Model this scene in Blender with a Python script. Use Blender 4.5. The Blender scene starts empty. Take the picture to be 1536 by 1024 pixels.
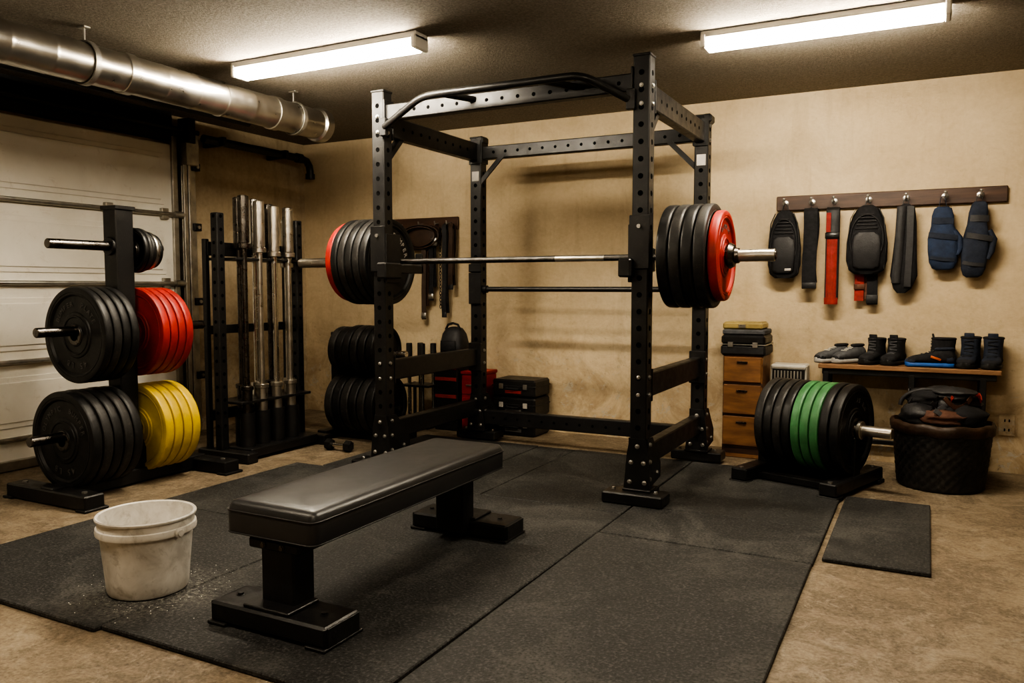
import bpy, bmesh, math, random
from mathutils import Vector, Matrix, Euler
random.seed(7)
S=bpy.context.scene
COL=bpy.context.collection
rad=math.radians

# ------------------------------------------------------------------ materials
def newmat(name):
    m=bpy.data.materials.new(name); m.use_nodes=True
    nt=m.node_tree; nt.nodes.clear()
    o=nt.nodes.new("ShaderNodeOutputMaterial"); b=nt.nodes.new("ShaderNodeBsdfPrincipled")
    nt.links.new(b.outputs[0],o.inputs[0])
    return m,nt,b
def ramp(nt,fac,stops):
    r=nt.nodes.new("ShaderNodeValToRGB"); cr=r.color_ramp
    while len(cr.elements)<len(stops): cr.elements.new(0.5)
    for e,(p,c) in zip(cr.elements,stops):
        e.position=p; e.color=(c[0],c[1],c[2],1) if not isinstance(c,(int,float)) else (c,c,c,1)
    nt.links.new(fac,r.inputs[0]); return r.outputs[0]
def noise(nt,vec,scale,detail=4,rough=.55,dist=0):
    n=nt.nodes.new("ShaderNodeTexNoise"); n.inputs["Scale"].default_value=scale
    n.inputs["Detail"].default_value=detail; n.inputs["Roughness"].default_value=rough
    n.inputs["Distortion"].default_value=dist
    nt.links.new(vec,n.inputs["Vector"]); return n.outputs["Fac"]
def mix(nt,fac,a,b,mode='MIX'):
    m=nt.nodes.new("ShaderNodeMix"); m.data_type='RGBA'; m.blend_type=mode
    for s,v in ((0,fac),(6,a),(7,b)):
        if isinstance(v,(int,float)): m.inputs[s].default_value=v
        elif isinstance(v,tuple): m.inputs[s].default_value=(v[0],v[1],v[2],1)
        else: nt.links.new(v,m.inputs[s])
    return m.outputs[2]
def mul(nt,a,b):
    mm=nt.nodes.new("ShaderNodeMath"); mm.operation='MULTIPLY'
    for i,v in enumerate((a,b)):
        if isinstance(v,(int,float)): mm.inputs[i].default_value=v
        else: nt.links.new(v,mm.inputs[i])
    return mm.outputs[0]
def bump(nt,b,h,strength,dist):
    n=nt.nodes.new("ShaderNodeBump"); n.inputs["Strength"].default_value=strength; n.inputs["Distance"].default_value=dist
    nt.links.new(h,n.inputs["Height"]); nt.links.new(n.outputs[0],b.inputs["Normal"])
def objco(nt):
    t=nt.nodes.new("ShaderNodeTexCoord"); return t.outputs["Object"]
def geopos(nt):
    t=nt.nodes.new("ShaderNodeNewGeometry"); return t.outputs["Position"]
def M(name,c,rough=.5,metal=0,var=.25,scale=12,bmp=0,bscale=80,rv=.08,c2=None,spec=None,dust=0):
    m,nt,b=newmat(name); co=objco(nt)
    n=noise(nt,co,scale,5,.6)
    d=tuple(max(0,x*(1-var)) for x in c); l=tuple(min(1,x*(1+var)) for x in c)
    if c2: l=c2; d=c
    col=ramp(nt,n,[(.3,d),(.7,l)])
    if dust:
        nd=noise(nt,co,scale*3.7,8,.75,.6)
        col=mix(nt,ramp(nt,nd,[(.55,0),(.75,dust)]),col,(.20,.175,.14))
    nt.links.new(col,b.inputs["Base Color"])
    n2=noise(nt,co,scale*2.3,4,.6)
    nt.links.new(ramp(nt,n2,[(.3,max(0,rough-rv)),(.7,min(1,rough+rv))]),b.inputs["Roughness"])
    b.inputs["Metallic"].default_value=metal
    if spec is not None: b.inputs["Specular IOR Level"].default_value=spec
    if bmp: bump(nt,b,noise(nt,co,bscale,3,.6),bmp,.004)
    return m

black_steel=M("powder_black_steel",(.008,.008,.009),.38,0,.4,9,.15,160,c2=(.016,.0155,.015),dust=.10,spec=.42)
hole_mat=M("hole_dark",(.001,.001,.001),.9,0,0,5,spec=.1)
bolt=M("zinc_bolt",(.42,.41,.39),.35,.9,.2,30)
chrome=M("chrome_steel",(.62,.60,.56),.22,1,.12,14)
satin=M("satin_steel",(.50,.47,.42),.34,1,.2,14)
darksteel=M("dark_steel_bar",(.12,.11,.10),.30,1,.3,14)
barsteel=M("bar_steel",(.10,.095,.09),.36,1,.3,30,.5,400)
rub=M("rubber_black",(.007,.007,.0075),.46,0,.4,14,.12,120,c2=(.015,.015,.0145),dust=.12,spec=.4)
rub2=M("rubber_black_worn",(.012,.012,.012),.50,0,.4,16,.12,120,c2=(.031,.029,.027),dust=.30,spec=.4)
redr=M("rubber_red",(.33,.020,.014),.5,0,.25,10,.1,100,dust=.20)
yelr=M("rubber_yellow",(.55,.39,.022),.5,0,.2,10,.1,100,dust=.28)
grnr=M("rubber_green",(.045,.16,.06),.5,0,.25,10,.1,100,dust=.28)
letter=M("letter_grey",(.085,.083,.08),.5,0,.2,20)
letterw=M("letter_white",(.40,.38,.35),.6,0,.2,20)
vinyl=M("vinyl_black",(.028,.028,.029),.36,0,.12,5,.12,420,rv=.03)
def ductmat():
    m,nt,b=newmat("galvanised_duct"); co=objco(nt)
    n=noise(nt,co,5,5,.6)
    nt.links.new(ramp(nt,n,[(.3,(.42,.40,.365)),(.7,(.58,.56,.51))]),b.inputs["Base Color"])
    nt.links.new(ramp(nt,noise(nt,co,14,3,.6),[(.3,.27),(.7,.38)]),b.inputs["Roughness"])
    b.inputs["Metallic"].default_value=1
    bump(nt,b,noise(nt,co,7,2,.5),.10,.02); return m
galv=ductmat()
galv2=M("galvanised_track",(.42,.405,.37),.42,.9,.3,10)
def woodmat(name,c1,c2,rough=.5,sc=(2,30,30)):
    m,nt,b=newmat(name); co=objco(nt)
    mp=nt.nodes.new("ShaderNodeMapping"); mp.inputs["Scale"].default_value=sc
    nt.links.new(co,mp.inputs[0])
    n=noise(nt,mp.outputs[0],1.5,6,.65,.6)
    nt.links.new(ramp(nt,n,[(.3,c1),(.7,c2)]),b.inputs["Base Color"]); b.inputs["Roughness"].default_value=rough
    bump(nt,b,n,.25,.003); return m
wood_dark=woodmat("wood_walnut",(.028,.013,.008),(.085,.042,.024))
wood_mid=woodmat("wood_bench",(.13,.068,.032),(.28,.155,.078))
wood_cab=woodmat("wood_cabinet",(.12,.055,.025),(.27,.135,.062),.4,(3,20,20))
leather_br=M("leather_brown",(.04,.022,.013),.5,0,.4,14,.3,90)
fab_black=M("fabric_black",(.010,.010,.012),.85,0,.35,25,.5,300)
fab_black2=M("nylon_black",(.017,.017,.019),.55,0,.35,25,.3,200)
fab_navy=M("fabric_navy",(.018,.032,.070),.8,0,.35,22,.5,260)
fab_dnavy=M("fabric_dark_navy",(.014,.020,.036),.8,0,.35,22,.5,260)
fab_grey=M("fabric_grey",(.075,.077,.083),.85,0,.3,30,.5,260)
fab_red=M("fabric_red",(.24,.024,.02),.8,0,.3,22,.4,260)
fab_brown=M("fabric_brown",(.09,.04,.025),.8,0,.3,22,.4,260)
white_pl=M("plastic_white",(.48,.46,.41),.4,0,.08,6)
chalkm=M("chalk_powder",(.78,.76,.72),.95,0,.08,30,.6,120)
blue_pl=M("sole_blue",(.018,.085,.30),.5,0,.2,20)
orange=M("accent_orange",(.45,.10,.02),.6,0,.1,20)
gold=M("case_gold",(.42,.33,.14),.4,.3,.2,12)
redpaint=M("paint_red",(.26,.014,.011),.4,0,.25,8)
sole_w=M("sole_grey",(.30,.29,.27),.7,0,.2,20)
tube_frame=M("fixture_white",(.50,.48,.44),.4,0,.08,8)

def bucketmat():
    m,nt,b=newmat("bucket_plastic"); co=objco(nt)
    n=noise(nt,co,9,6,.65,.8)
    c=ramp(nt,n,[(.35,(.46,.44,.40)),(.5,(.60,.58,.535)),(.7,(.72,.70,.66))])
    n2=noise(nt,co,22,6,.7,.4)
    c=mix(nt,ramp(nt,n2,[(.54,0),(.70,.6)]),c,(.28,.25,.21))
    nt.links.new(c,b.inputs["Base Color"]); b.inputs["Roughness"].default_value=.42
    return m
bucket_pl=bucketmat()

def wallmat(name,base,dark,light,stain):
    m,nt,b=newmat(name); p=geopos(nt)
    n=noise(nt,p,1.1,8,.62,.4)
    c=ramp(nt,n,[(.3,dark),(.5,base),(.72,light)])
    n2=noise(nt,p,3.6,10,.74,1.2)
    sep=nt.nodes.new("ShaderNodeSeparateXYZ"); nt.links.new(p,sep.inputs[0])
    low=ramp(nt,sep.outputs[2],[(.0,1.0),(.40,.72),(.9,.22)])
    st=ramp(nt,n2,[(.40,0),(.60,1)])
    c=mix(nt,mul(nt,low,st),c,stain)
    mp=nt.nodes.new("ShaderNodeMapping"); mp.inputs["Scale"].default_value=(9,9,1.1); nt.links.new(p,mp.inputs[0])
    nd=noise(nt,mp.outputs[0],1.6,5,.6,.3)
    c=mix(nt,ramp(nt,nd,[(.54,0),(.76,.38)]),c,stain)
    n3=noise(nt,p,38,4,.6)
    c=mix(nt,.18,c,ramp(nt,n3,[(.35,dark),(.65,light)]))
    n4=noise(nt,p,11,8,.8,.5)
    lo2=ramp(nt,sep.outputs[2],[(.15,1.0),(.7,.0)])
    c=mix(nt,mul(nt,lo2,ramp(nt,n4,[(.55,0),(.60,.9)])),c,(.44,.405,.34))
    n6=noise(nt,p,22,7,.78,.2)
    c=mix(nt,mul(nt,low,ramp(nt,n6,[(.58,0),(.66,.7)])),c,(.16,.11,.065))
    nt.links.new(c,b.inputs["Base Color"]); b.inputs["Roughness"].default_value=.85
    bump(nt,b,n3,.3,.006)
    return m
wall_mat=wallmat("plaster_beige",(.55,.445,.295),(.44,.345,.215),(.64,.535,.375),(.30,.215,.125))
wall_mat2=wallmat("plaster_dirty",(.50,.41,.28),(.34,.27,.17),(.60,.51,.37),(.19,.135,.08))

def ceilmat():
    m,nt,b=newmat("ceiling_popcorn"); p=geopos(nt)
    n=noise(nt,p,90,5,.75); n2=noise(nt,p,1.6,4,.5)
    c=ramp(nt,n,[(.32,(.15,.128,.10)),(.68,(.41,.36,.29))])
    c=mix(nt,.25,c,ramp(nt,n2,[(.3,(.19,.165,.13)),(.7,(.34,.295,.24))]))
    nt.links.new(c,b.inputs["Base Color"]); b.inputs["Roughness"].default_value=.95
    bump(nt,b,n,1,.014); return m
ceil_mat=ceilmat()

def floormat():
    m,nt,b=newmat("concrete_floor"); p=geopos(nt)
    n=noise(nt,p,1.9,9,.70,.7)
    c=ramp(nt,n,[(.30,(.085,.060,.035)),(.45,(.175,.130,.082)),(.58,(.275,.215,.145)),(.74,(.38,.32,.235))])
    n2=noise(nt,p,5,10,.78,1)
    c=mix(nt,ramp(nt,n2,[(.44,0),(.58,.85)]),c,(.082,.056,.032))
    n5=noise(nt,p,16,9,.8,.5)
    c=mix(nt,ramp(nt,n5,[(.53,0),(.62,.65)]),c,(.36,.31,.24))
    n3=noise(nt,p,80,5,.7)
    c=mix(nt,.38,c,ramp(nt,n3,[(.34,(.06,.043,.026)),(.66,(.38,.315,.23))]))
    nt.links.new(c,b.inputs["Base Color"])
    nt.links.new(ramp(nt,n2,[(.3,.42),(.7,.8)]),b.inputs["Roughness"])
    bump(nt,b,n3,.4,.004); return m
floor_mat=floormat()

BK=(-2.235,1.725)
def matmat():
    m,nt,b=newmat("rubber_mat"); p=geopos(nt)
    oi=nt.nodes.new("ShaderNodeObjectInfo")
    n=noise(nt,p,2.0,10,.76,.5); n3=noise(nt,p,110,4,.65); n4=noise(nt,p,40,8,.8)
    c=ramp(nt,n,[(.36,(.011,.011,.0115)),(.50,(.025,.025,.025)),(.62,(.072,.070,.066))])
    c=mix(nt,ramp(nt,n3,[(.53,0),(.66,.7)]),c,(.11,.11,.105))
    c=mix(nt,ramp(nt,n3,[(.34,.85),(.47,0)]),c,(.003,.003,.003))
    c=mix(nt,ramp(nt,n4,[(.59,0),(.69,.45)]),c,(.20,.19,.175))
    c=mix(nt,mul(nt,oi.outputs["Random"],.28),c,(.055,.053,.050))
    vs=nt.nodes.new("ShaderNodeVectorMath"); vs.operation='DISTANCE'
    nt.links.new(p,vs.inputs[0]); vs.inputs[1].default_value=(BK[0]+.06,BK[1]+.0,0)
    dd=ramp(nt,vs.outputs["Value"],[(.11,.9),(.19,.35),(.30,0)])
    n5=noise(nt,p,70,8,.85,.3)
    c=mix(nt,mul(nt,dd,ramp(nt,n5,[(.50,0),(.64,.9)])),c,(.45,.43,.39))
    nt.links.new(c,b.inputs["Base Color"]); b.inputs["Specular IOR Level"].default_value=.38
    nt.links.new(ramp(nt,n,[(.3,.52),(.7,.8)]),b.inputs["Roughness"])
    bump(nt,b,n3,.8,.005); return m
mat_mat=matmat()

def doormat():
    m,nt,b=newmat("garage_door_paint"); p=geopos(nt)
    n=noise(nt,p,1.8,6,.6,.5)
    c=ramp(nt,n,[(.3,(.72,.69,.61)),(.7,(.88,.86,.79))])
    n2=noise(nt,p,12,7,.78,.8)
    c=mix(nt,ramp(nt,n2,[(.57,0),(.72,.35)]),c,(.38,.31,.21))
    nt.links.new(c,b.inputs["Base Color"]); b.inputs["Roughness"].default_value=.42
    return m
door_mat=doormat()
def emis(name,c,s):
    m=bpy.data.materials.new(name); m.use_nodes=True; nt=m.node_tree; nt.nodes.clear()
    o=nt.nodes.new("ShaderNodeOutputMaterial"); e=nt.nodes.new("ShaderNodeEmission")
    e.inputs[0].default_value=(*c,1); e.inputs[1].default_value=s; nt.links.new(e.outputs[0],o.inputs[0]); return m
tube_em=emis("fluorescent_glow",(1,.885,.705),170)
tube_em2=emis("fluorescent_glow_dim",(1,.87,.68),85)  # dimmer glow for the unseen front fixtures, set low for light falloff

# ------------------------------------------------------------------ builder
GL={}
class B:
    def __init__(s): s.bm=bmesh.new(); s.mats=[]
    def mi(s,m):
        if m not in s.mats: s.mats.append(m)
        return s.mats.index(m)
    def face(s,vs,k):
        try:
            f=s.bm.faces.new(vs); f.material_index=k; return f
        except ValueError: return None
    def box(s,c,d,m,rot=None,bv=.003):
        k=s.mi(m); h=[x/2 for x in d]; bv=min(bv,min(h)*.45)
        R=Euler([rad(a) for a in rot]).to_matrix() if rot else Matrix.Identity(3)
        c=Vector(c); V={}
        for sx in (-1,1):
            for sy in (-1,1):
                for sz in (-1,1):
                    sg=(sx,sy,sz)
                    for a in range(3):
                        p=Vector([sg[i]*(h[i] if i==a else h[i]-bv) for i in range(3)])
                        V[sg,a]=s.bm.verts.new(c+R@p)
                    s.face([V[sg,0],V[sg,1],V[sg,2]],k)
        for a in range(3):
            b_,c_=[i for i in range(3) if i!=a]
            for sa in (-1,1):
                q=[]
                for sb,sc in ((-1,-1),(1,-1),(1,1),(-1,1)):
                    g=[0,0,0]; g[a]=sa; g[b_]=sb; g[c_]=sc; q.append(V[tuple(g),a])
                s.face(q,k)
            for sb in (-1,1):
                for sc in (-1,1):
                    g0=[0,0,0]; g0[a]=-1; g0[b_]=sb; g0[c_]=sc; g1=list(g0); g1[a]=1
                    g0=tuple(g0); g1=tuple(g1)
                    s.face([V[g0,b_],V[g0,c_],V[g1,c_],V[g1,b_]],k)
        return s
    def frame(s,ax):
        ax=Vector(ax).normalized()
        if abs(ax.z)<.9: u=(Vector((0,0,1))-ax*ax.z).normalized()
        else: u=Vector((1,0,0)); u=(u-ax*ax.dot(u)).normalized()
        return ax,u,ax.cross(u)
    def lathe(s,o,ax,prof,m,seg=40,closed=False,capends=True,fn=None):
        k=s.mi(m); o=Vector(o); ax,u,w=s.frame(ax); rings=[]
        for j,(r,h) in enumerate(prof):
            if r<1e-6: rings.append([s.bm.verts.new(o+ax*h)]); continue
            ring=[]
            for i in range(seg):
                t=2*math.pi*i/seg; rr,hh=(r,h) if fn is None else fn(r,h,t,j)
                ring.append(s.bm.verts.new(o+ax*hh+(u*math.cos(t)+w*math.sin(t))*rr))
            rings.append(ring)
        n=len(rings); last=n if closed else n-1
        for j in range(last):
            a=rings[j]; b=rings[(j+1)%n]
            if len(a)==1 and len(b)==1: continue
            for i in range(seg):
                i2=(i+1)%seg
                if len(a)==1: s.face([a[0],b[i],b[i2]],k)
                elif len(b)==1: s.face([a[i],b[0],a[i2]],k)
                else: s.face([a[i],b[i],b[i2],a[i2]],k)
        if not closed and capends:
            if len(rings[0])>1: s.face(rings[0],k)
            if len(rings[-1])>1: s.face(rings[-1][::-1],k)
        return s
    def cyl(s,a,b,r,m,seg=20,r2=None,bv=0):
        a=Vector(a); b=Vector(b); L=(b-a).length; r2=r if r2 is None else r2
        if bv: pr=[(r-bv,0),(r,bv),(r2,L-bv),(r2-bv,L)]
        else: pr=[(r,0),(r2,L)]
        return s.lathe(a,b-a,pr,m,seg)
    def tube(s,pts,r,m,seg=16,closed=False,sy=1.0,up=None):
        k=s.mi(m); pts=[Vector(p) for p in pts]; n=len(pts); rings=[]; pu=None
        for i,p in enumerate(pts):
            if closed: t=pts[(i+1)%n]-pts[i-1]
            else: t=pts[min(i+1,n-1)]-pts[max(i-1,0)]
            t.normalize()
            if up is not None: u=Vector(up); u=(u-t*t.dot(u)).normalized()
            elif pu is None: _,u,_w=s.frame(t)
            else: u=(pu-t*t.dot(pu)).normalized()
            pu=u; w=t.cross(u)
            rr=r[i] if isinstance(r,(list,tuple)) else r
            rings.append([s.bm.verts.new(p+u*math.cos(2*math.pi*j/seg)*rr+w*math.sin(2*math.pi*j/seg)*rr*sy) for j in range(seg)])
        for i in range(n if closed else n-1):
            a=rings[i]; b=rings[(i+1)%n]
            for j in range(seg): s.face([a[j],b[j],b[(j+1)%seg],a[(j+1)%seg]],k)
        if not closed: s.face(rings[0],k); s.face(rings[-1][::-1],k)
        return s
    def ribbon(s,pts,wvec,w,th,m,closed=False):
        k=s.mi(m); pts=[Vector(p) for p in pts]; n=len(pts); rings=[]; W0=Vector(wvec).normalized()
        for i,p in enumerate(pts):
            if closed: t=pts[(i+1)%n]-pts[i-1]
            else: t=pts[min(i+1,n-1)]-pts[max(i-1,0)]
            t.normalize(); W=(W0-t*t.dot(W0)).normalized(); N=t.cross(W)
            ww=w[i] if isinstance(w,(list,tuple)) else w
            rings.append([s.bm.verts.new(p+W*a*ww/2+N*b*th/2) for a,b in ((-1,-.4),(-1+.04,-1),(1-.04,-1),(1,-.4),(1,.4),(1-.04,1),(-1+.04,1),(-1,.4))])
        for i in range(n if closed else n-1):
            a=rings[i]; b=rings[(i+1)%n]
            for j in range(8): s.face([a[j],b[j],b[(j+1)%8],a[(j+1)%8]],k)
        if not closed: s.face(rings[0],k); s.face(rings[-1][::-1],k)
        return s
    def loft(s,secs,m,seg=28,p=2.6,axis='z',o=(0,0,0),jit=0,rot=0):
        k=s.mi(m); rings=[]; o=Vector(o); Rz=Matrix.Rotation(rot,3,'Z')
        for (t,a,b,ca,cb) in secs:
            ring=[]
            for i in range(seg):
                th=2*math.pi*i/seg; c=math.cos(th); d=math.sin(th)
                x=math.copysign(abs(c)**(2/p),c)*a+ca; y=math.copysign(abs(d)**(2/p),d)*b+cb
                v=Vector((x,y,t)) if axis=='z' else Vector((t,x,y))
                if jit: v+=Vector([random.uniform(-jit,jit) for _ in range(3)])
                ring.append(s.bm.verts.new(o+Rz@v))
            rings.append(ring)
        for a,b in zip(rings,rings[1:]):
            for i in range(seg): s.face([a[i],b[i],b[(i+1)%seg],a[(i+1)%seg]],k)
        s.face(rings[0],k); s.face(rings[-1][::-1],k); return s
    def prism(s,pts,off,m):
        k=s.mi(m); off=Vector(off); a=[s.bm.verts.new(Vector(p)) for p in pts]; b=[s.bm.verts.new(Vector(p)+off) for p in pts]
        s.face(a,k); s.face(b[::-1],k); n=len(a)
        for i in range(n): s.face([a[i],b[i],b[(i+1)%n],a[(i+1)%n]],k)
        return s
    def glyphs(s,text,o,n,r,size,m,a0=90,step=None):
        k=s.mi(m); n,u,w=s.frame(n); right=u.cross(n)
        step=step or size*.8/r
        N=len(text)
        for i,ch in enumerate(text):
            if ch==' ': continue
            if ch not in GL:
                cu=bpy.data.curves.new("g",'FONT'); cu.body=ch; cu.size=1; cu.align_x='CENTER'; cu.extrude=.03; cu.resolution_u=2
                ob=bpy.data.objects.new("g",cu); COL.objects.link(ob)
                dg=bpy.context.evaluated_depsgraph_get(); me=ob.evaluated_get(dg).to_mesh()
                GL[ch]=([v.co.copy() for v in me.vertices],[list(p.vertices) for p in me.polygons])
                ob.evaluated_get(dg).to_mesh_clear(); bpy.data.objects.remove(ob); bpy.data.curves.remove(cu)
            ang=rad(a0)-(i-(N-1)/2)*step
            rd=right*math.cos(ang)+u*math.sin(ang); tg=right*math.sin(ang)-u*math.cos(ang)
            vs,fs=GL[ch]
            V=[s.bm.verts.new(Vector(o)+rd*(r+(v.y-.35)*size)+tg*v.x*size+n*v.z*size) for v in vs]
            for f in fs: s.face([V[j] for j in f],k)
        return s
    def obj(s,name,parent=None,origin=(0,0,0),rotz=0,sharp=28,recalc=True):
        if recalc: bmesh.ops.recalc_face_normals(s.bm,faces=s.bm.faces[:])
        org=Vector(origin)
        if parent is None and org.length>0:
            for v in s.bm.verts: v.co-=org
        elif parent is not None and not parent.get("local"):
            for v in s.bm.verts: v.co-=Vector(parent.location)
        me=bpy.data.meshes.new(name); s.bm.to_mesh(me); s.bm.free()
        for m in s.mats: me.materials.append(m)
        me.polygons.foreach_set("use_smooth",[True]*len(me.polygons))
        me.set_sharp_from_angle(angle=rad(sharp)); me.update()
        ob=bpy.data.objects.new(name,me); COL.objects.link(ob)
        if parent is not None: ob.parent=parent
        else: ob.location=org; ob.rotation_euler=(0,0,rotz)
        return ob
def E(name,loc,rotz=0,local=False):
    e=bpy.data.objects.new(name,None); e.location=loc; e.rotation_euler=(0,0,rotz); e.empty_display_size=.1
    if local: e["local"]=1
    COL.objects.link(e); return e

def plate(b,o,ax,r,w,m,hub=True,seg=56):
    pr=[(.03,.002),(.052,.002),(.056,.006),(r*.36,.006),(r*.37,.002),(r*.40,.002),(r*.41,.006),(r*.46,.007),(r*.48,.012),(r*.80,.012),(r*.835,.002),(r*.86,.001),(r*.865,.003),(r*.88,.003),(r*.885,.001),(r*.945,0),(r*.985,.003),(r*.998,.009),(r,.014)]
    full=pr+[(a,w-h) for a,h in reversed(pr)]
    b.lathe(o,ax,full,m,seg,closed=True)
    if hub:
        b.lathe(o,ax,[(.0285,-.0005),(.046,-.0005),(.05,.003),(.05,w-.003),(.046,w+.0005),(.0285,w+.0005)],darksteel,24,closed=True)

MZ=.016
CE=2.13
# ------------------------------------------------------------------ room shell
XL,XR,YF,YB=-4.47,2.6,-1.6,5.0
def slab(name,lo,hi,m):
    b=B(); lo=Vector(lo); hi=Vector(hi); b.box((lo+hi)/2,(hi-lo),m,bv=.001); return b.obj(name,origin=(lo+hi)/2)
slab("floor",(XL-.1,YF-.1,-.1),(XR+.1,YB+.1,0),floor_mat)
slab("ceiling",(XL-.1,YF-.1,CE),(XR+.1,YB+.1,CE+.1),ceil_mat)
slab("wall_back",(XL-.1,YB,0),(XR+.1,YB+.1,CE),wall_mat)
slab("wall_left",(XL-.1,YF,0),(XL,YB,CE),wall_mat2)
slab("wall_right",(XR,YF,0),(XR+.1,YB,CE),wall_mat)
slab("wall_front",(XL-.1,YF-.1,0),(XR+.1,YF,CE),wall_mat)

# garage door
gd=E("garage_door",(-4.43,1.5,0))
b=B(); y0,y1=-.9,3.68
seams=[.012,.16,.58,1.01,1.46,1.93]
for z0,z1 in zip(seams,seams[1:]):
    b.box((-4.435,(y0+y1)/2,(z0+z1)/2),(.04,y1-y0,z1-z0-.006),door_mat,bv=.006)
    if z1-z0>.3:
        n=2; L=(y1-y0)/n
        for i in range(n):
            yc=y0+L*(i+.5)
            b.box((-4.413,yc,(z0+z1)/2),(.012,L-.14,(z1-z0)-.14),door_mat,bv=.005)
            b.box((-4.406,yc,(z0+z1)/2),(.014,L-.20,(z1-z0)-.20),door_mat,bv=.006)
b.obj("panels",gd)
b=B()
for z in (.16,.58,1.01,1.46):
    b.cyl((-4.385,y0,z+.012),(-4.385,3.76,z+.012),.012,galv2,12)
    b.box((-4.403,(y0+y1)/2,z+.012),(.02,y1-y0,.028),door_mat,bv=.003)
    b.cyl((-4.385,3.66,z+.012),(-4.385,3.74,z+.012),.022,galv2,14)
    for yy in (2.2,3.2,3.6): b.box((-4.40,yy,z+.012),(.03,.05,.07),galv2)
b.box((-4.40,(y0+y1)/2,.03),(.05,y1-y0,.05),galv2)
b.obj("struts",gd)
b=B()
b.box((-4.43,3.76,1.0),(.06,.035,1.98),galv2); b.box((-4.385,3.785,1.0),(.03,.02,1.98),galv2); b.box((-4.43,3.83,.99),(.07,.05,1.96),galv2)
b.box((-4.37,3.745,1.0),(.012,.03,1.98),galv2)
b.box((-4.41,3.69,1.0),(.03,.04,1.96),galv2)
for z in (.4,.9,1.4,1.8): b.box((-4.41,3.85,z),(.07,.06,.05),black_steel); b.cyl((-4.375,3.85,z),(-4.365,3.85,z),.012,bolt,8)
b.box((-4.39,3.78,1.90),(.12,.10,.20),galv2); b.box((-4.36,3.76,2.02),(.10,.06,.16),black_steel)
b.cyl((-4.36,-1.0,2.02),(-4.36,3.85,2.02),.018,black_steel,14)
b.lathe((-4.36,1.2,2.02),(0,1,0),[(.036 if i%2 else .030,i*.012) for i in range(60)],black_steel,16)
b.obj("track_and_spring",gd)
slab("trim_1",(-4.47,-1.5,1.95),(-4.40,3.68,2.13),black_steel)

# pipes
b=B()
b.cyl((-4.0,-1.5,2.075),(-4.0,3.95,2.075),.026,black_steel,16)
for y in (0.,1.5,3.0,3.9): b.box((-4.0,y,2.10),(.07,.03,.058),black_steel)
b.obj("ceiling_pipe")
b=B()
b.tube([(-4.32,3.86,1.985),(-4.32,4.3,1.985),(-4.32,4.80,1.985),(-4.32,4.86,1.975),(-4.32,4.89,1.94),(-4.32,4.90,1.90),(-4.32,4.90,1.86)],.028,black_steel)
b.cyl((-4.32,4.75,1.985),(-4.32,4.80,1.985),.036,black_steel,18)
b.cyl((-4.32,4.90,1.88),(-4.32,4.90,1.84),.036,black_steel,18)
for y in (4.0,4.6): b.box((-4.37,y,1.985),(.20,.03,.06),black_steel)
b.obj("wall_pipe")
# duct
du=E("air_duct",(-3.3,1.5,1.98))
b=B(); r=.086; L=5.4
pr=[]; h=0; i=0
while h<L:
    big=(i%4==0)
    pr+=[(r,h),(r,h+.160),(r+(.005 if big else .0011),h+.164),(r+(.005 if big else .0011),h+.172),(r,h+.176)]
    h+=.185; i+=1
pr=[(a,hh) for a,hh in pr if hh<L]
b.lathe((-3.3,-1.55,1.975),(0,1,0),pr,galv,56,capends=False)
b.lathe((-3.3,-1.55,1.975),(0,1,0),[(r-.004,0),(r-.004,L)],black_steel,32,capends=False)
for yy in (1.25,2.48,3.42):
    b.lathe((-3.3,yy,1.975),(0,1,0),[(r+.001,0),(r+.007,.002),(r+.007,.05),(r+.001,.052)],galv,56,closed=True)
b.lathe((-3.3,-1.55+L-.06,1.975),(0,1,0),[(r+.001,0),(r+.014,.01),(r+.016,.04),(r+.014,.066),(r-.004,.066),(r-.01,.0)],galv,56,closed=True)
b.obj("duct_tube",du,recalc=False)
b=B()
for yy in (2.30,3.60,.3):
    b.lathe((-3.3,yy,1.975),(0,1,0),[(r+.004,0),(r+.010,0),(r+.010,.025),(r+.004,.025)],galv2,40,closed=True)
    b.cyl((-3.3,yy+.012,1.975+r),(-3.3,yy+.012,CE),.005,galv2,8); b.box((-3.3,yy+.012,CE-.004),(.05,.03,.008),galv2)
b.obj("hangers",du)

def fixture(xc,y,L,em):
    e=E("fluorescent_light",(xc,y,CE))
    b=B()
    b.box((xc,y,CE-.014),(L,.10,.028),tube_frame,bv=.004)
    b.prism([(xc-L/2+.02,y-.05,CE-.028),(xc-L/2+.02,y+.05,CE-.028),(xc-L/2+.02,y+.022,CE-.045),(xc-L/2+.02,y-.022,CE-.045)],(L-.04,0,0),tube_frame)
    for sx in (-1,1):
        b.box((xc+sx*(L/2-.012),y,CE-.043),(.024,.11,.062),tube_frame,bv=.005)
    b.obj("housing",e)
    b=B()
    for dy in (-.026,.026): b.cyl((xc-L/2+.028,y+dy,CE-.061),(xc+L/2-.028,y+dy,CE-.061),.016,em,12)
    b.obj("tubes",e)
fixture(-2.60,3.06,1.12,tube_em)
fixture(-.44,3.66,.98,tube_em)
fixture(-2.45,.9,1.2,tube_em2)  # this and the next: unseen fixtures above the view, lighting the front area
fixture(-.3,.9,1.2,tube_em2)

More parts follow.
